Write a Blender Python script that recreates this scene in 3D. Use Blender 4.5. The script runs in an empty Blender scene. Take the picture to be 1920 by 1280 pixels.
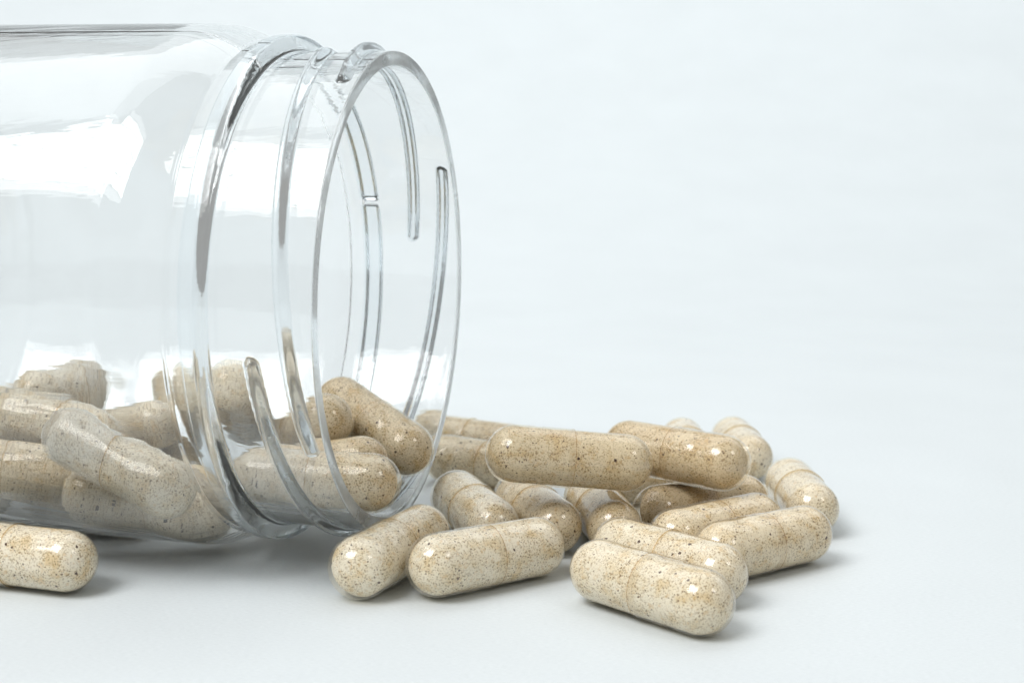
import bpy, math, random
import numpy as np
from mathutils import Vector, Matrix

sc = bpy.context.scene
MM = 0.001                                    # everything below is laid out in millimetres

# ------------------------------------------------------------------ camera
F_PX, PITCH, CAM_D, CAM_H, ROLL = 2653.7, 0.1434007, 201.048, 59.8606, -0.0124621
cd = bpy.data.cameras.new("camera")
cd.sensor_fit = 'HORIZONTAL'; cd.sensor_width = 36.0; cd.lens = F_PX / 1920 * 36.0
cd.clip_start = 0.005; cd.clip_end = 20.0
cd.dof.use_dof = True; cd.dof.focus_distance = 0.192; cd.dof.aperture_fstop = 40.0
cam = bpy.data.objects.new("camera", cd); sc.collection.objects.link(cam)
r0 = Vector((1, 0, 0)); u0 = Vector((0, math.sin(PITCH), math.cos(PITCH)))
rt = r0 * math.cos(ROLL) - u0 * math.sin(ROLL); up = u0 * math.cos(ROLL) + r0 * math.sin(ROLL); bk = rt.cross(up)
cam.matrix_world = Matrix(((rt.x, up.x, bk.x, 0), (rt.y, up.y, bk.y, -CAM_D * MM), (rt.z, up.z, bk.z, CAM_H * MM), (0, 0, 0, 1)))
sc.camera = cam

# ------------------------------------------------------------------ room light, window lamps and added fills
w = bpy.data.worlds.new("World"); sc.world = w; w.use_nodes = True
bg = w.node_tree.nodes["Background"]; bg.inputs[0].default_value = (1.0, 0.985, 0.96, 1); bg.inputs[1].default_value = 0.34

def area(name, d, dist, sx, sy, watts, col, roll=0.0):
    d = Vector(d).normalized(); l = bpy.data.lights.new(name, 'AREA'); l.shape = 'RECTANGLE'
    l.size = sx; l.size_y = sy; l.energy = watts; l.color = col
    o = bpy.data.objects.new(name, l); sc.collection.objects.link(o)
    o.location = d * dist
    o.rotation_euler = (-d).to_track_quat('-Z', 'Y').to_euler()
    return o
# window on the left, high in front, parted by the slats of its blind
wd = Vector((-0.42, -0.42, 0.78)).normalized(); wr = Vector((0, 0, 1)).cross(wd).normalized(); wu = wd.cross(wr)
for t, hh, e in ((-0.245, 0.060, 0.25), (-0.165, 0.088, 0.9), (-0.070, 0.090, 1.15), (0.022, 0.080, 1.2), (0.112, 0.086, 1.15), (0.196, 0.070, 0.6), (0.262, 0.048, 0.18)):
    l = bpy.data.lights.new("window_lamp", 'AREA'); l.shape = 'RECTANGLE'; l.size = 0.52; l.size_y = hh
    l.energy = 1.42 * e * hh / 0.08; l.color = (1.0, 0.995, 0.985)
    o = bpy.data.objects.new("window_lamp", l); sc.collection.objects.link(o); o.location = wd * 1.0 + wu * t - wr * 0.05
    o.rotation_euler = (-wd).to_track_quat('-Z', 'Y').to_euler()
area("second_window_lamp", (0.56, -0.42, 0.71), 1.1, 0.22, 0.22, 0.9, (1.0, 0.99, 0.97))
cl = area("ceiling_bounce_fill", (-0.1, 0.15, 1.0), 1.3, 1.4, 1.4, 1.0, (0.98, 0.995, 1.0))  # added soft overhead fill, stands in for light bounced off the ceiling
bl = area("backdrop_fill", (0.12, 0.40, 0.62), 0.95, 1.7, 0.8, 5.2, (0.95, 0.985, 1.0))  # added fill, out of view, to brighten the rear of the sweep
bl.rotation_euler = (Vector((0.05, 0.80, 0.20)) - bl.location).to_track_quat('-Z', 'Y').to_euler()

sc.view_settings.view_transform = 'Standard'; sc.view_settings.look = 'None'
sc.view_settings.exposure = 0.05; sc.view_settings.gamma = 1.0
cy = sc.cycles
cy.use_denoising = True
cy.max_bounces = 20; cy.transmission_bounces = 16; cy.transparent_max_bounces = 40; cy.glossy_bounces = 8; cy.diffuse_bounces = 5
cy.caustics_refractive = True; cy.caustics_reflective = False; cy.blur_glossy = 0.3; cy.sample_clamp_indirect = 6.0

# ------------------------------------------------------------------ helpers
def link(o, parent=None):
    sc.collection.objects.link(o)
    if parent is not None: o.parent = parent
    return o
def tag(o, label=None, cat=None, group=None, kind=None):
    for k, v in (("label", label), ("category", cat), ("group", group), ("kind", kind)):
        if v: o[k] = v
def np_mesh(name, V, Q, mat, normals=None):
    m = bpy.data.meshes.new(name)
    V = np.asarray(V, np.float32); Q = np.asarray(Q, np.int32)
    m.vertices.add(len(V)); m.vertices.foreach_set("co", V.ravel())
    k = Q.shape[1]
    m.loops.add(Q.size); m.loops.foreach_set("vertex_index", Q.ravel())
    m.polygons.add(len(Q)); m.polygons.foreach_set("loop_start", np.arange(0, Q.size, k, dtype=np.int32))
    m.update(calc_edges=True); m.validate()
    m.polygons.foreach_set("use_smooth", np.ones(len(m.polygons), bool))
    if normals is not None: m.normals_split_custom_set_from_vertices(normals.tolist())
    m.materials.append(mat); m.update()
    return m
def nd(nt, t, **kw):
    n = nt.nodes.new(t)
    for k, v in kw.items(): setattr(n, k, v)
    return n
def new_mat(name):
    m = bpy.data.materials.new(name); m.use_nodes = True; nt = m.node_tree; nt.nodes.clear()
    return m, nt, nd(nt, 'ShaderNodeOutputMaterial')
def ramp(nt, fac, stops):
    r = nd(nt, 'ShaderNodeValToRGB'); e = r.color_ramp.elements
    while len(e) < len(stops): e.new(0.5)
    for el, (p, c) in zip(e, stops): el.position = p; el.color = (c[0], c[1], c[2], 1) if len(c) == 3 else c
    nt.links.new(fac, r.inputs[0]); return r.outputs[0]
def mixc(nt, fac, a, b, mode='MIX'):
    m = nd(nt, 'ShaderNodeMix', data_type='RGBA', blend_type=mode)
    if hasattr(fac, 'links'): nt.links.new(fac, m.inputs[0])
    else: m.inputs[0].default_value = fac
    for s, v in ((6, a), (7, b)):
        if hasattr(v, 'links'): nt.links.new(v, m.inputs[s])
        else: m.inputs[s].default_value = (*v, 1)
    return m.outputs[2]

# ------------------------------------------------------------------ materials
def mat_paper():
    m, nt, out = new_mat("white_paper"); b = nd(nt, 'ShaderNodeBsdfPrincipled'); nt.links.new(b.outputs[0], out.inputs[0])
    tc = nd(nt, 'ShaderNodeTexCoord')
    mp = nd(nt, 'ShaderNodeMapping'); mp.inputs['Scale'].default_value = (1, 3.0, 1); nt.links.new(tc.outputs['Object'], mp.inputs[0])
    n1 = nd(nt, 'ShaderNodeTexNoise'); n1.inputs['Scale'].default_value = 1400; n1.inputs['Detail'].default_value = 4; nt.links.new(mp.outputs[0], n1.inputs[0])
    n2 = nd(nt, 'ShaderNodeTexNoise'); n2.inputs['Scale'].default_value = 30; n2.inputs['Detail'].default_value = 3; nt.links.new(tc.outputs['Object'], n2.inputs[0])
    c = ramp(nt, n1.outputs[0], [(0.3, (0.638, 0.683, 0.703)), (0.7, (0.692, 0.737, 0.757))])
    c2 = ramp(nt, n2.outputs[0], [(0.3, (0.97, 0.97, 0.97)), (0.7, (1, 1, 1))])
    nt.links.new(mixc(nt, 1.0, c, c2, 'MULTIPLY'), b.inputs['Base Color'])
    b.inputs['Roughness'].default_value = 0.62; b.inputs['Specular IOR Level'].default_value = 0.35
    bp = nd(nt, 'ShaderNodeBump'); bp.inputs['Strength'].default_value = 0.6; bp.inputs['Distance'].default_value = 0.00008
    nt.links.new(n1.outputs[0], bp.inputs['Height']); nt.links.new(bp.outputs[0], b.inputs['Normal'])
    return m
def mat_jar(name="clear_plastic", rough=0.0, film=0.028):
    m, nt, out = new_mat(name); g = nd(nt, 'ShaderNodeBsdfGlass')
    df = nd(nt, 'ShaderNodeBsdfDiffuse'); df.inputs[0].default_value = (0.78, 0.80, 0.79, 1); ms = nd(nt, 'ShaderNodeMixShader')
    tc0 = nd(nt, 'ShaderNodeTexCoord'); n0 = nd(nt, 'ShaderNodeTexNoise'); n0.inputs['Scale'].default_value = 60; n0.inputs['Detail'].default_value = 8; n0.inputs['Roughness'].default_value = 0.65
    nt.links.new(tc0.outputs['Object'], n0.inputs[0]); fr = nd(nt, 'ShaderNodeMapRange'); nt.links.new(n0.outputs[0], fr.inputs[0])
    fr.inputs[1].default_value = 0.3; fr.inputs[2].default_value = 0.7; fr.inputs[3].default_value = film * 0.5; fr.inputs[4].default_value = film * 1.5
    nt.links.new(fr.outputs[0], ms.inputs[0]); nt.links.new(g.outputs[0], ms.inputs[1]); nt.links.new(df.outputs[0], ms.inputs[2]); nt.links.new(ms.outputs[0], out.inputs[0])
    g.inputs['Color'].default_value = (0.996, 0.999, 0.999, 1) if rough == 0 else (0.955, 0.985, 1.0, 1); g.inputs['Roughness'].default_value = rough; g.inputs['IOR'].default_value = 1.50
    tc = nd(nt, 'ShaderNodeTexCoord')
    n = nd(nt, 'ShaderNodeTexNoise'); n.inputs['Scale'].default_value = 110; n.inputs['Detail'].default_value = 3
    mp = nd(nt, 'ShaderNodeMapping'); mp.inputs['Rotation'].default_value = (0, 0, 0.2318); mp.inputs['Scale'].default_value = (0.22, 2.6, 2.6)
    nt.links.new(tc.outputs['Object'], mp.inputs[0]); nt.links.new(mp.outputs[0], n.inputs[0])
    bp = nd(nt, 'ShaderNodeBump'); bp.inputs['Strength'].default_value = 0.7; bp.inputs['Distance'].default_value = 0.00008
    nt.links.new(n.outputs[0], bp.inputs['Height']); nt.links.new(bp.outputs[0], g.inputs['Normal'])
    return m
def mat_shell(name, tint, rough=0.10, haze=0.03):
    m, nt, out = new_mat(name)
    t = nd(nt, 'ShaderNodeBsdfTransparent'); t.inputs[0].default_value = (*tint, 1)
    g = nd(nt, 'ShaderNodeBsdfGlossy'); g.inputs['Roughness'].default_value = rough; g.inputs['Color'].default_value = (1, 1, 1, 1)
    f = nd(nt, 'ShaderNodeFresnel'); ge = nd(nt, 'ShaderNodeNewGeometry')      # thin film: same index from either side
    mr = nd(nt, 'ShaderNodeMapRange'); nt.links.new(ge.outputs['Backfacing'], mr.inputs[0]); mr.inputs[3].default_value = 1.6; mr.inputs[4].default_value = 1 / 1.6
    nt.links.new(mr.outputs[0], f.inputs[0])
    mx = nd(nt, 'ShaderNodeMixShader')
    tc = nd(nt, 'ShaderNodeTexCoord'); n = nd(nt, 'ShaderNodeTexNoise'); n.inputs['Scale'].default_value = 260; n.inputs['Detail'].default_value = 2
    nt.links.new(tc.outputs['Object'], n.inputs[0])
    bp = nd(nt, 'ShaderNodeBump'); bp.inputs['Strength'].default_value = 0.06; bp.inputs['Distance'].default_value = 0.00002
    nt.links.new(n.outputs[0], bp.inputs['Height'])
    hz = nd(nt, 'ShaderNodeMixShader'); hz.inputs[0].default_value = haze; df = nd(nt, 'ShaderNodeBsdfDiffuse'); df.inputs[0].default_value = (0.88, 0.86, 0.80, 1)
    nt.links.new(t.outputs[0], hz.inputs[1]); nt.links.new(df.outputs[0], hz.inputs[2])
    nt.links.new(f.outputs[0], mx.inputs[0]); nt.links.new(hz.outputs[0], mx.inputs[1]); nt.links.new(g.outputs[0], mx.inputs[2])
    nt.links.new(mx.outputs[0], out.inputs[0]); return m
def mat_powder():
    m, nt, out = new_mat("herbal_powder"); b = nd(nt, 'ShaderNodeBsdfPrincipled'); nt.links.new(b.outputs[0], out.inputs[0])
    tc = nd(nt, 'ShaderNodeTexCoord'); oi = nd(nt, 'ShaderNodeObjectInfo')
    ml = nd(nt, 'ShaderNodeMath', operation='MULTIPLY'); nt.links.new(oi.outputs['Random'], ml.inputs[0]); ml.inputs[1].default_value = 3.0
    ad = nd(nt, 'ShaderNodeVectorMath', operation='ADD'); nt.links.new(tc.outputs['Object'], ad.inputs[0]); nt.links.new(ml.outputs[0], ad.inputs[1])
    def noise(scale, detail, rough=0.5):
        n = nd(nt, 'ShaderNodeTexNoise'); n.inputs['Scale'].default_value = scale; n.inputs['Detail'].default_value = detail
        n.inputs['Roughness'].default_value = rough; nt.links.new(ad.outputs[0], n.inputs[0]); return n.outputs[0]
    big = noise(420, 4); fine = noise(4200, 3, 0.65); mid = noise(1300, 3, 0.6)
    def flecks(scale, share, size):
        v = nd(nt, 'ShaderNodeTexVoronoi'); v.inputs['Scale'].default_value = scale
        wv = nd(nt, 'ShaderNodeVectorMath', operation='MULTIPLY_ADD'); nz = nd(nt, 'ShaderNodeTexNoise'); nz.inputs['Scale'].default_value = 2600
        nt.links.new(ad.outputs[0], nz.inputs[0]); nt.links.new(nz.outputs['Color'], wv.inputs[0]); wv.inputs[1].default_value = (0.00035,) * 3; nt.links.new(ad.outputs[0], wv.inputs[2])
        nt.links.new(wv.outputs[0], v.inputs['Vector'])
        sx = nd(nt, 'ShaderNodeSeparateColor'); nt.links.new(v.outputs['Color'], sx.inputs[0])
        g = nd(nt, 'ShaderNodeMath', operation='GREATER_THAN'); nt.links.new(sx.outputs[0], g.inputs[0]); g.inputs[1].default_value = 1 - share
        q = nd(nt, 'ShaderNodeMath', operation='MULTIPLY'); nt.links.new(sx.outputs[1], q.inputs[0]); q.inputs[1].default_value = size
        l = nd(nt, 'ShaderNodeMath', operation='LESS_THAN'); nt.links.new(v.outputs['Distance'], l.inputs[0]); nt.links.new(q.outputs[0], l.inputs[1])
        r = nd(nt, 'ShaderNodeMath', operation='MULTIPLY'); nt.links.new(g.outputs[0], r.inputs[0]); nt.links.new(l.outputs[0], r.inputs[1]); return r.outputs[0]
    c = ramp(nt, big, [(0.31, (0.80, 0.67, 0.45)), (0.43, (0.89, 0.83, 0.69)), (0.58, (0.93, 0.895, 0.80))])
    dust = ramp(nt, big, [(0.45, (1, 1, 1)), (0.68, (0.35, 0.35, 0.35))])
    gf = ramp(nt, fine, [(0.36, (1, 1, 1)), (0.50, (0, 0, 0))])
    c = mixc(nt, mixc(nt, 1.0, gf, dust, 'MULTIPLY'), c, (0.33, 0.235, 0.12))
    c = mixc(nt, ramp(nt, mid, [(0.58, (0, 0, 0)), (0.68, (0.45, 0.45, 0.45))]), c, (0.68, 0.47, 0.20))
    c = mixc(nt, flecks(4000, 0.11, 0.5), c, (0.15, 0.09, 0.045))
    c = mixc(nt, flecks(1900, 0.05, 0.45), c, (0.07, 0.03, 0.015))
    vr = ramp(nt, oi.outputs['Random'], [(0.0, (0.92, 0.90, 0.86)), (0.5, (0.97, 0.96, 0.94)), (1.0, (1, 1, 1))]); c = mixc(nt, 1.0, c, vr, 'MULTIPLY'); c = mixc(nt, 1.0, c, oi.outputs['Color'], 'MULTIPLY')
    nt.links.new(c, b.inputs['Base Color']); b.inputs['Roughness'].default_value = 0.9; b.inputs['Specular IOR Level'].default_value = 0.1
    bp = nd(nt, 'ShaderNodeBump'); bp.inputs['Strength'].default_value = 0.8; bp.inputs['Distance'].default_value = 0.00016
    sm = nd(nt, 'ShaderNodeMath', operation='ADD'); nt.links.new(fine, sm.inputs[0]); nt.links.new(mid, sm.inputs[1])
    nt.links.new(sm.outputs[0], bp.inputs['Height']); nt.links.new(bp.outputs[0], b.inputs['Normal'])
    return m
def mat_fibre():
    m, nt, out = new_mat("lint"); b = nd(nt, 'ShaderNodeBsdfPrincipled'); nt.links.new(b.outputs[0], out.inputs[0])
    b.inputs['Base Color'].default_value = (0.55, 0.50, 0.42, 1); b.inputs['Roughness'].default_value = 0.7; return m
PAPER, JAR, POWDER = mat_paper(), mat_jar(), mat_powder()
JAR_MATT = mat_jar("satin_plastic", 0.10, 0.11); JAR_BEAD = mat_jar("moulded_plastic", 0.07, 0.07); JAR_RIM = mat_jar("scuffed_plastic", 0.22, 0.36)
CAPM = mat_shell("clear_capsule_cap", (0.99, 0.962, 0.90), haze=0.06); BODM = mat_shell("clear_capsule_body", (0.99, 0.962, 0.905)); FROST = mat_shell("dusty_capsule_shell", (0.99, 0.98, 0.95), rough=0.16, haze=0.20); EDGEM = mat_shell("capsule_cut_edge", (0.82, 0.68, 0.48), 0.12)

# ------------------------------------------------------------------ white paper sweep
def sweep():
    pts = [(-500, 0.0), (-240, 0.0), (0, 0), (130, 0), (260, 0)]
    for k in range(1, 41):
        t = k / 40 * math.pi / 2; pts.append((260 + 700 * math.sin(t), 700 - 700 * math.cos(t)))
    pts += [(960, 900), (960, 1200)]
    xs = np.linspace(-520, 520, 21)
    V = [(x * MM, y * MM, z * MM) for (y, z) in pts for x in xs]; n = len(xs)
    Q = [(i * n + j, i * n + j + 1, (i + 1) * n + j + 1, (i + 1) * n + j) for i in range(len(pts) - 1) for j in range(n - 1)]
    o = link(bpy.data.objects.new("paper_backdrop", np_mesh("paper_backdrop", V, Q, PAPER)))
    tag(o, "seamless white paper sweep that the jar and capsules lie on", None, None, "structure")
sweep()

# ------------------------------------------------------------------ clear plastic jar on its side
PSI, MX, RB = 0.2317554, -16.2449, 37.65
AX = np.array([math.cos(PSI), -math.sin(PSI), 0.0]); NV = np.array([-math.sin(PSI), -math.cos(PSI), 0.0]); ZV = np.array([0, 0, 1.0])
M0 = np.array([MX, 0.0, RB + 0.02])
def sstep(x): x = np.clip(x, 0, 1); return x * x * (3 - 2 * x)
def smooth(x, y, xq, w):
    ks = np.linspace(-w, w, 25); wt = 1 + np.cos(np.linspace(-np.pi, np.pi, 25)); return sum(q * np.interp(xq + k, x, y) for q, k in zip(wt, ks)) / wt.sum()
def build_jar():
    NP = 1080
    s_out = np.concatenate([np.array([0.24]), np.arange(0.5, 17.2, 0.14), np.arange(17.2, 31, 0.2), np.linspace(31, 80, 40)])
    ox = [0, 16.0, 16.5, 18.85, 19.15, 19.6, 20.6, 22.5, 24, 25.7, 200]; oy = [33.8, 33.8, 35.0, 35.0, 35.35, 35.75, 36.25, 37.1, 37.5, 37.65, 37.65]
    sx = [14, 17.5, 19, 20.6, 22.5, 24, 25.7, 200]; sy = [32.2, 34.3, 35.35, 36.25, 37.1, 37.5, 37.65, 37.65]
    r_out = np.where(s_out > 18.97, smooth(sx, sy, s_out, 1.8), np.where(s_out > 17.5, np.interp(s_out, ox, oy) * 0 + smooth(ox, oy, s_out, 0.22), smooth(ox, oy, s_out, 0.10)))
    s_in = np.concatenate([np.linspace(80, 35, 40), np.arange(34.6, 16.5, -0.18), np.arange(16.5, 0.6, -0.9), [0.28]])
    r_in = smooth([0, 15.8, 18.5, 21, 23.5, 26, 28, 200], [31.8, 31.8, 32.2, 34.2, 35.6, 36.2, 36.45, 36.45], s_in, 2.6)
    prof = []   # (s, r, kind)
    for r in (0, 6, 12, 18, 23, 26.5): prof.append((82.0 + 3.0 * (r / 28) ** 2, r, 'base'))
    for k in range(0, 9):
        t = k / 8 * math.pi / 2; prof.append((80.2 + 5.5 * math.cos(t), 30.95 + 5.5 * math.sin(t), 'base'))
    for s, r in zip(s_in, r_in): prof.append((s, r, 'inner'))
    for t in (20, 45, 70, 90): prof.append((0.22 * (1 - math.sin(math.radians(t))), 31.8 + 0.22 * (1 - math.cos(math.radians(t))), 'rim'))
    for r in (32.2, 32.5, 32.8, 33.1, 33.35): prof.append((0.0 + 0.0, r, 'rim'))
    for t in (0, 25, 50, 75): prof.append((0.22 * (1 - math.cos(math.radians(t))), 33.58 + 0.22 * math.sin(math.radians(t)), 'rim'))
    for s, r in zip(s_out, r_out): prof.append((s, r, 'outer'))
    for k in range(1, 10):
        t = k / 9 * math.pi / 2; prof.append((80 + 7 * math.sin(t), 30.65 + 7 * math.cos(t), 'base'))
    for r in (29.5, 28, 26, 20, 12, 5, 0): prof.append((87.0 - 0.5 * sstep((30.6 - r) / 3) - 2.6 * sstep((29 - r) / 29), r, 'base'))
    S = np.array([q[0] for q in prof]); R = np.array([q[1] for q in prof]); K = np.array([q[2] for q in prof])
    ph = np.arange(NP) / NP * 360.0
    SS, PP = np.meshgrid(S, ph, indexing='ij'); RR = np.repeat(R[:, None], NP, 1)
    outer = (K == 'outer')[:, None] & np.ones((1, NP), bool)
    part = np.zeros(SS.shape, int)      # 0 neck, 1 rim, 2 shoulder, 3 body, 4 base, 5 bead, 6.. threads
    H = np.zeros(SS.shape)
    for k in range(4):
        t = (30 + 90 * k - PP) % 360; t = np.where(t > 240, t - 360, t)
        sc_ = 2.3 + 0.055 * np.clip(t, 0, 110); beyond = np.maximum(np.maximum(-t, t - 110), 0) * 0.59
        ds = np.where(SS < sc_, (sc_ - SS) * 0.80, (SS - sc_) * 1.45); d = np.hypot(ds, np.maximum(beyond, 0))
        h = 1.2 * (0.4 * sstep((1.05 - d) / 0.82) + 0.6 * np.clip((1.05 - d) / 0.80, 0, 1)) * (0.55 + 0.45 * sstep(np.minimum(t + 2, 112 - t) / 9))
        h = np.where(outer, h, 0); H = np.maximum(H, h); part[(h > 0.004)] = 6 + k
    # transfer bead with a vent gap, fine ratchet ribs on its front face
    dphi = np.abs((PP + 70.6 + 180) % 360 - 180)
    dphi2 = np.abs((PP - 109.4 + 180) % 360 - 180)
    gap = sstep((dphi - 0.9) / 0.5)
    b = 2.25 * sstep((SS - 13.5) / 1.1) * sstep((16.9 - SS) / 0.7) * gap
    b = np.where(SS > 15.7, np.minimum(b, 2.25), b)
    hb = np.where(outer, b, 0)
    H = np.where((SS > 13) & (SS < 17.6) & outer, np.maximum(RR - 33.8, hb) - (RR - 33.8), H)
    part[(hb > 0.004) & (SS < 16.9)] = 5
    rib = 0.5 + 0.5 * np.cos(np.radians(PP * 270))
    ribmask = np.where(outer, sstep((SS - 13.2) / 0.3) * sstep((14.3 - SS) / 0.3), 0) * np.where((PP < 23) | (PP > 295) | ((PP > 120) & (PP < 235)), 1, 0)
    H = H + 0.02 * rib * ribmask
    ribmask = np.where(outer, sstep((SS - 16.9) / 0.3) * sstep((18.6 - SS) / 0.3), 0) * np.where((PP > 55) & (PP < 84) | ((PP > 100) & (PP < 160)), 1, 0)
    H = H + 0.004 * rib * ribmask
    # mould seam
    for p0 in (18.0, 198.0):
        dp = np.abs((PP - p0 + 180) % 360 - 180) * 0.65
        H = H + np.where(outer, 0.075 * np.exp(-(dp / 0.22) ** 2), 0)
    # blown wall: slight unevenness inside
    rp = np.radians(PP); inn = (K == 'inner')[:, None] * sstep((SS - 19) / 8)
    wob = 0.045 * np.sin(2 * rp + 0.6 + SS * 0.05) + 0.05 * np.sin(5 * rp - 0.04 * SS + 1) + 0.02 * np.sin(11 * rp + 2 + 0.06 * SS) + 0.006 * np.sin(0.55 * SS + 2 * np.sin(rp * 2)) + 0.006 * np.sin(31 * rp + 0.2 * SS)
    fold = 0.003 * np.sin(70 * rp + 6 * np.sin(3 * rp)) * np.exp(-((SS - 21.5) / 2.4) ** 2) * (K == 'inner')[:, None]
    wallw = np.where((K == 'outer')[:, None], 0.035 * np.sin(3 * rp + 0.8 + 0.03 * SS) * sstep((SS - 26) / 10), 0)
    RR = RR + H + np.where(RR > 1, wob * inn + fold * 0.6 + wallw, 0)
    for nm, v in (('rim', 1), ('base', 4)): part[np.repeat((K == nm)[:, None], NP, 1)] = v
    part[((K == 'outer') | (K == 'inner'))[:, None] & (SS > 18.9) & (SS <= 26) & (part < 5)] = 2
    part[((K == 'outer') | (K == 'inner'))[:, None] & (SS > 26) & (part < 5)] = 3
    P = M0[None, None] - AX * SS[..., None] + RR[..., None] * (np.cos(rp)[..., None] * ZV + np.sin(rp)[..., None] * NV)
    # normals from the whole skin, so the parts meet without a visible join
    n = len(S)
    dP = np.roll(P, -1, 1) - np.roll(P, 1, 1); dS = np.empty_like(P); dS[1:-1] = P[2:] - P[:-2]; dS[0] = P[1] - P[0]; dS[-1] = P[-1] - P[-2]
    N = np.cross(dS, dP); L = np.linalg.norm(N, axis=2, keepdims=True); N = N / np.maximum(L, 1e-9)
    N[0] = AX; N[-1] = -AX
    # orientation test on a rim point
    i = int(np.where(K == 'rim')[0][5]);
    if N[i, 0] @ AX < 0: N = -N; flip = True
    else: flip = False
    N[0] = AX; N[-1] = -AX
    idx = np.arange(n * NP).reshape(n, NP)
    a = idx[:-1]; b_ = idx[1:]; A = a; B = b_; C = np.roll(b_, -1, 1); D = np.roll(a, -1, 1)
    Q = np.stack([A, B, C, D], -1).reshape(-1, 4)
    fp = np.maximum(np.maximum(part[:-1], part[1:]) * (np.maximum(part[:-1], part[1:]) >= 5), 0)
    fp2 = np.where(fp >= 5, fp, part[1:]).reshape(-1)
    Pf = P.reshape(-1, 3) * MM; Nf = N.reshape(-1, 3)
    # winding
    q = Q[i * NP]; fn = np.cross(Pf[q[1]] - Pf[q[0]], Pf[q[2]] - Pf[q[0]])
    if fn @ AX < 0: Q = Q[:, ::-1]
    root = bpy.data.objects.new("pill_jar", None); root.location = (M0[0] * MM, 0, 0); root.empty_display_size = 0.02; link(root)
    tag(root, "clear wide-mouth plastic jar lying open on its side with capsules inside", "jar")
    off = np.array(root.location)
    names = {0: "neck", 1: "rim", 2: "shoulder", 3: "wall", 4: "base", 5: "bead", 6: "thread", 7: "thread", 8: "thread", 9: "thread"}
    objs = {}
    for v, nm in names.items():
        qs = Q[fp2 == v]; used, inv = np.unique(qs.ravel(), return_inverse=True)
        me = np_mesh(nm, Pf[used] - off, inv.reshape(-1, 4), JAR_RIM if v == 1 else JAR_BEAD if v == 5 else JAR_MATT if v >= 5 else JAR, Nf[used])
        o = bpy.data.objects.new(nm, me); objs[v] = link(o, root)
    for v in (1, 5, 6, 7, 8, 9): objs[v].parent = objs[0]
build_jar()

# ------------------------------------------------------------------ capsules
LC, RC = 15.885, 4.25
def lathe(name, prof, mat, n=56, disp=None):
    ph = np.arange(n) / n * 2 * math.pi; V = []; m = len(prof)
    X = np.array([p[0] for p in prof])[:, None] + 0 * ph[None]; R = np.array([p[1] for p in prof])[:, None] + 0 * ph[None]
    if disp is not None: X, R = disp(X, R, ph[None] + 0 * X)
    V = np.stack([X, R * np.cos(ph), R * np.sin(ph)], -1).reshape(-1, 3) * MM
    idx = np.arange(m * n).reshape(m, n)
    Q = np.stack([idx[:-1], np.roll(idx[:-1], -1, 1), np.roll(idx[1:], -1, 1), idx[1:]], -1).reshape(-1, 4)
    return np_mesh(name, V, Q, mat)
def dome(x0, r, sgn, n=16, a0=0.0):
    return [(x0 + sgn * r * math.cos(t), r * math.sin(t)) for t in (a0 + (math.pi / 2 - a0) * k / n for k in range(n + 1))]
# capsule axis along x, centre at the origin; the cap covers the -x end
H2 = LC / 2
EDGE = 0.25                                     # x of the cap's cut edge
cap_prof = dome(-H2, 4.25, -1)
cap_prof[0] = (cap_prof[0][0], 0.01)
x = -H2
for xx, rr in ((-5.6, 4.25), (-5.2, 4.20), (-4.9, 4.175), (-4.6, 4.20), (-4.2, 4.25), (-2.5, 4.25), (-1.9, 4.225), (-1.5, 4.25), (EDGE - 0.05, 4.25), (EDGE, 4.24)): cap_prof.append((xx, rr))
CAP_ME = lathe("cap", cap_prof, CAPM)
EDGE_ME = lathe("cut_edge", [(EDGE - 0.06, 4.262), (EDGE + 0.01, 4.262), (EDGE + 0.02, 4.24), (EDGE + 0.02, 4.12)], EDGEM, 72)
body_prof = [(EDGE - 1.0, 4.05), (EDGE, 4.07), (EDGE + 0.3, 4.09), (H2, 4.09)] + dome(H2 + 0.05, 4.09, 1)[::-1][1:]
body_prof[-1] = (body_prof[-1][0], 0.01)
BODY_ME = lathe("capsule_body", body_prof, BODM)
FCAP_ME = CAP_ME.copy(); FCAP_ME.materials[0] = FROST; FCAP_ME.name = "dusty_cap"; FBODY_ME = BODY_ME.copy(); FBODY_ME.materials[0] = FROST; FBODY_ME.name = "dusty_capsule_body"
rng = random.Random(7)
def powder_mesh(k):
    r = np.random.RandomState(k + 3)
    gapc = [0.12, 0.35, 0.2, 1.8, 0.15, 1.0][k % 6]         # head space left under the cap dome
    a = np.sign(-1) ; R0 = 3.99
    prof = [(-H2 - math.cos(t) * max(R0 - gapc, 0.6), R0 * math.sin(t)) for t in np.linspace(0, math.pi / 2, 14)]
    prof += [(xx, R0) for xx in np.linspace(-H2 + 0.5, H2 - 0.5, 34)]
    prof += [(H2 + R0 * math.cos(t), R0 * math.sin(t)) for t in np.linspace(math.pi / 2, 0, 14)]
    ph1, ph2, ph3 = r.uniform(0, 6.28, 3); side = r.uniform(0, 6.28); dep = r.uniform(0.05, 0.4)
    def disp(X, R, P):
        f = 0.035 * np.sin(X * 0.9 + ph1 + 1.5 * np.sin(P + ph2)) * np.cos(2 * P + ph3) + 0.02 * np.sin(2.3 * X + 3 * P + ph2) + 0.015 * np.sin(5.1 * X - 4 * P + ph1) + 0.01 * np.sin(9 * X + 7 * P)
        void = dep * np.clip(np.cos(P - side - 0.25 * np.sin(X * 0.7 + ph1)), 0, 1) ** 6 * (0.6 + 0.4 * np.sin(X * 1.1 + ph3))
        k_ = 1 - (np.abs(f) + void) / 4.0
        g = 1 + 0.006 * r.standard_normal(X.shape)
        return X * (1 + 0 * k_), R * np.clip(k_ * g, 0.4, 1.005)
    return lathe("powder_fill", prof, POWDER, 64, disp)
POW = [powder_mesh(k) for k in range(6)]

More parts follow.
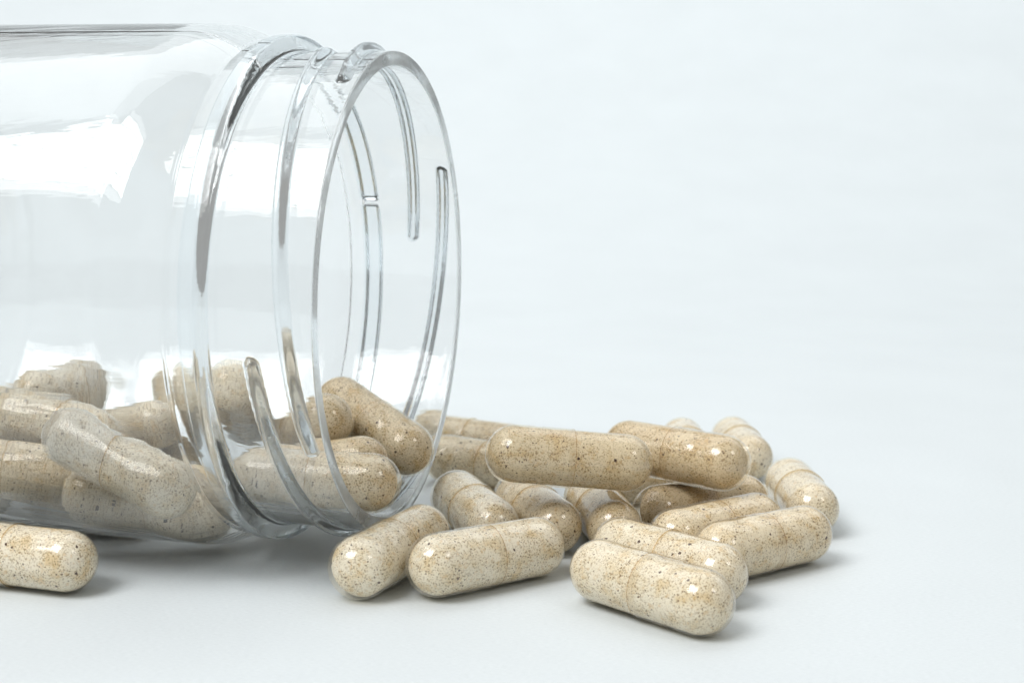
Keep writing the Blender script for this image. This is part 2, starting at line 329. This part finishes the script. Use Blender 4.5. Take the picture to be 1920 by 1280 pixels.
CAPS = {
 'o1': ((-19.38, -23.14, 4.37), (-12.40, -8.84, 4.84)),
 'o2': ((-9.36, -22.08, 4.44), (3.55, -12.80, 4.28)),
 'o3': ((11.90, -23.76, 4.41), (23.42, -34.76, 4.07)),
 'o4': ((15.35, -12.81, 4.28), (26.90, -23.73, 4.26)),
 'o5': ((29.01, -13.96, 4.19), (41.95, -4.75, 4.25)),
 'o6': ((23.61, -7.33, 4.20), (36.26, 2.29, 4.29)),
 'o7': ((45.88, 25.57, 4.28), (46.25, 9.69, 4.24)),
 'o8': ((0.60, -4.04, 15.24), (16.35, -2.44, 13.83)),
 'o9': ((18.37, 12.63, 12.88), (31.26, 3.36, 12.68)),
 'o10': ((41.80, 60.21, 4.24), (42.40, 44.33, 4.27)),
 'o11': ((32.06, 58.46, 4.25), (32.16, 42.57, 4.25)),
 'o12': ((22.49, 5.91, 4.22), (36.20, 13.92, 4.24)),
 'o13': ((12.57, 13.77, 4.26), (15.08, -1.91, 4.22)),
 'o14': ((1.53, 13.23, 4.26), (6.42, -1.89, 4.20)),
 'o15': ((-8.17, 12.93, 4.45), (-2.54, -1.95, 4.16)),
 'o16': ((-10.91, 40.18, 4.25), (2.54, 31.72, 4.25)),
 'o17': ((-14.50, 58.93, 4.26), (-0.50, 51.42, 4.24)),
 'o18': ((-73.16, -17.13, 4.24), (-58.01, -21.87, 4.26)),
 'o20': ((14.53, 24.62, 4.25), (28.65, 31.89, 4.25)),
 'iA': ((-27.05, 21.06, 17.74), (-15.93, 10.99, 12.45)),
 'iB': ((-35.17, -5.59, 12.04), (-19.44, -7.92, 11.75)),
 'iC': ((-35.31, 20.74, 10.94), (-27.89, 8.16, 17.15)),
 'iD': ((-37.27, 3.24, 9.56), (-21.81, 1.11, 12.40)),
 'iE': ((-42.79, 13.32, 21.16), (-42.53, 26.60, 12.45)),
 'iF': ((-80.79, -0.65, 11.90), (-64.99, 0.45, 10.69)),
 'iG': ((-74.50, 9.83, 17.19), (-59.19, 6.06, 15.37)),
 'iH': ((-60.49, -8.39, 17.93), (-46.50, -14.14, 13.12)),
 'iI': ((-71.88, 12.01, 5.57), (-57.82, 4.63, 5.94)),
 'iJ': ((-74.14, 18.24, 18.71), (-66.37, 32.05, 17.87)),
 'iK': ((-81.63, 21.48, 15.55), (-73.01, 34.59, 13.05)),
 'iM': ((-59.15, -5.67, 9.47), (-43.70, -3.14, 6.94)),
 'iN': ((-90.35, 16.66, 5.56), (-78.26, 6.41, 6.56)),
 'iT': ((-64.26, 28.06, 10.33), (-54.23, 16.61, 14.87)),
 'iQ': ((-53.53, 34.55, 17.59), (-49.90, 21.99, 8.61)),
 'iR': ((-90.82, 26.87, 7.34), (-76.65, 19.73, 6.51)),
 'iS': ((-61.55, 17.16, 6.17), (-47.30, 10.13, 6.20)),
}

LABELS = {
 'o1': "front capsule touching the jar's rim and pointing away from the viewer",
 'o2': "front row capsule lying level on the paper, second from the left of the pile",
 'o3': "frontmost capsule of the pile, lowest in the photo, slanting down to the right",
 'o4': "capsule lying just behind and parallel to the frontmost one",
 'o5': "large capsule at the pile's right edge tilting up to the right in front",
 'o6': "half hidden capsule behind and parallel to the large one at the right edge",
 'o7': "rightmost capsule of all, lying by itself pointing at the viewer",
 'o8': "raised capsule lying level across the top of the pile, cap seam at its middle",
 'o9': "raised capsule right of the topmost one, its left end hidden behind it",
 'o10': "pale blurred capsule far back on the right pointing at the viewer",
 'o11': "blurred capsule far back of which only a round top shows above the raised one",
 'o12': "shaded capsule lying under the raised right-hand capsule",
 'o13': "capsule end facing the viewer beneath the topmost capsule's right half",
 'o14': "capsule end facing the viewer under the topmost one's left half",
 'o15': "capsule with curved seam just outside the rim, behind the front pair",
 'o16': "capsule lying behind the jar's mouth and running under the topmost one's left end",
 'o17': "farthest capsule behind the jar's rim, only its upper side showing",
 'o18': "lone capsule on the paper in front of the jar at the photo's lower left edge",
 'o20': "capsule lying in the shade under both raised capsules, almost wholly hidden",
 'iA': "capsule sloping down out of the jar's mouth, highest in the opening",
 'iB': "capsule lying level in the jar's neck with its end poking out of the mouth",
 'iC': "dark capsule end just inside the mouth, left of the sloping one",
 'iD': "capsule inside the neck behind the level one, only its top edge showing",
 'iE': "steep capsule standing behind the neck threads inside the jar",
 'iF': "level capsule in the jar just above the lone one outside",
 'iG': "capsule inside the jar at the left resting on top of the level one",
 'iH': "pale capsule pressed against the jar's shoulder, slanting down to the right across the others",
 'iI': "shaded capsule at the bottom of the jar beneath the level one",
 'iJ': "highest capsule inside the jar at the back, tilting up to the right",
 'iK': "small capsule end between the highest and the front ones in the jar",
 'iM': "lowest capsule inside the jar at the bottom of its shoulder",
 'iN': "capsule deep in the jar on its bottom at the photo's left edge",
 'iT': "capsule at the back of the jar behind the slanting pale one's right half",
 'iQ': "upright looking capsule at the back of the jar behind the bead ring",
 'iR': "capsule lying deep at the back of the jar beneath the upper left ones",
 'iS': "capsule on the jar's bottom hidden behind the slanting pale one",
}
CAP_SECOND = {'o3', 'o9', 'iA', 'iB', 'iJ', 'iC'}      # those whose cap is on the second listed end
# filling tint: shade painted into raised and covered capsules, milder tone on some others
TONE = {k: (0.85, 0.79, 0.68, 1) for k in ('o8', 'iA', 'iC', 'o13', 'iD')}
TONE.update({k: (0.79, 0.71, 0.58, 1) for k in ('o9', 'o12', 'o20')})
TONE.update({k: (0.93, 0.89, 0.82, 1) for k in ('o14', 'o16', 'o17', 'iB', 'o5', 'iF', 'o6')})
for i, (k, (p, q)) in enumerate(CAPS.items()):
    P, Q = Vector(p), Vector(q)
    if k in CAP_SECOND: P, Q = Q, P
    c = (P + Q) / 2; d = (Q - P).normalized()
    root = bpy.data.objects.new("capsule", None); root.empty_display_size = 0.005; link(root)
    rot = d.to_track_quat('X', 'Z'); spin = rng.uniform(0, 6.28)
    root.rotation_euler = (rot.to_matrix() @ Matrix.Rotation(spin, 3, 'X')).to_euler()
    c.z = max(c.z, 4.27)
    root.location = c * MM
    tag(root, LABELS[k], "capsule", "powder filled capsules inside the jar" if k[0] == 'i' else "powder filled capsules spilled from the jar")
    po = link(bpy.data.objects.new("powder_fill", POW[3 if k in ('o12', 'o13', 'iE') else 5 if k in ('o14', 'o15', 'o1', 'iH') else (0, 1, 2, 4)[(i * 5 + 1) % 4]]), root)
    po.color = TONE.get(k, (1, 1, 1, 1))
    link(bpy.data.objects.new("capsule_body", FBODY_ME if k == "iB" else BODY_ME), root)
    co = link(bpy.data.objects.new("cap", FCAP_ME if k in ("iH", "iJ") else CAP_ME), root)
    link(bpy.data.objects.new("cut_edge", EDGE_ME), co)
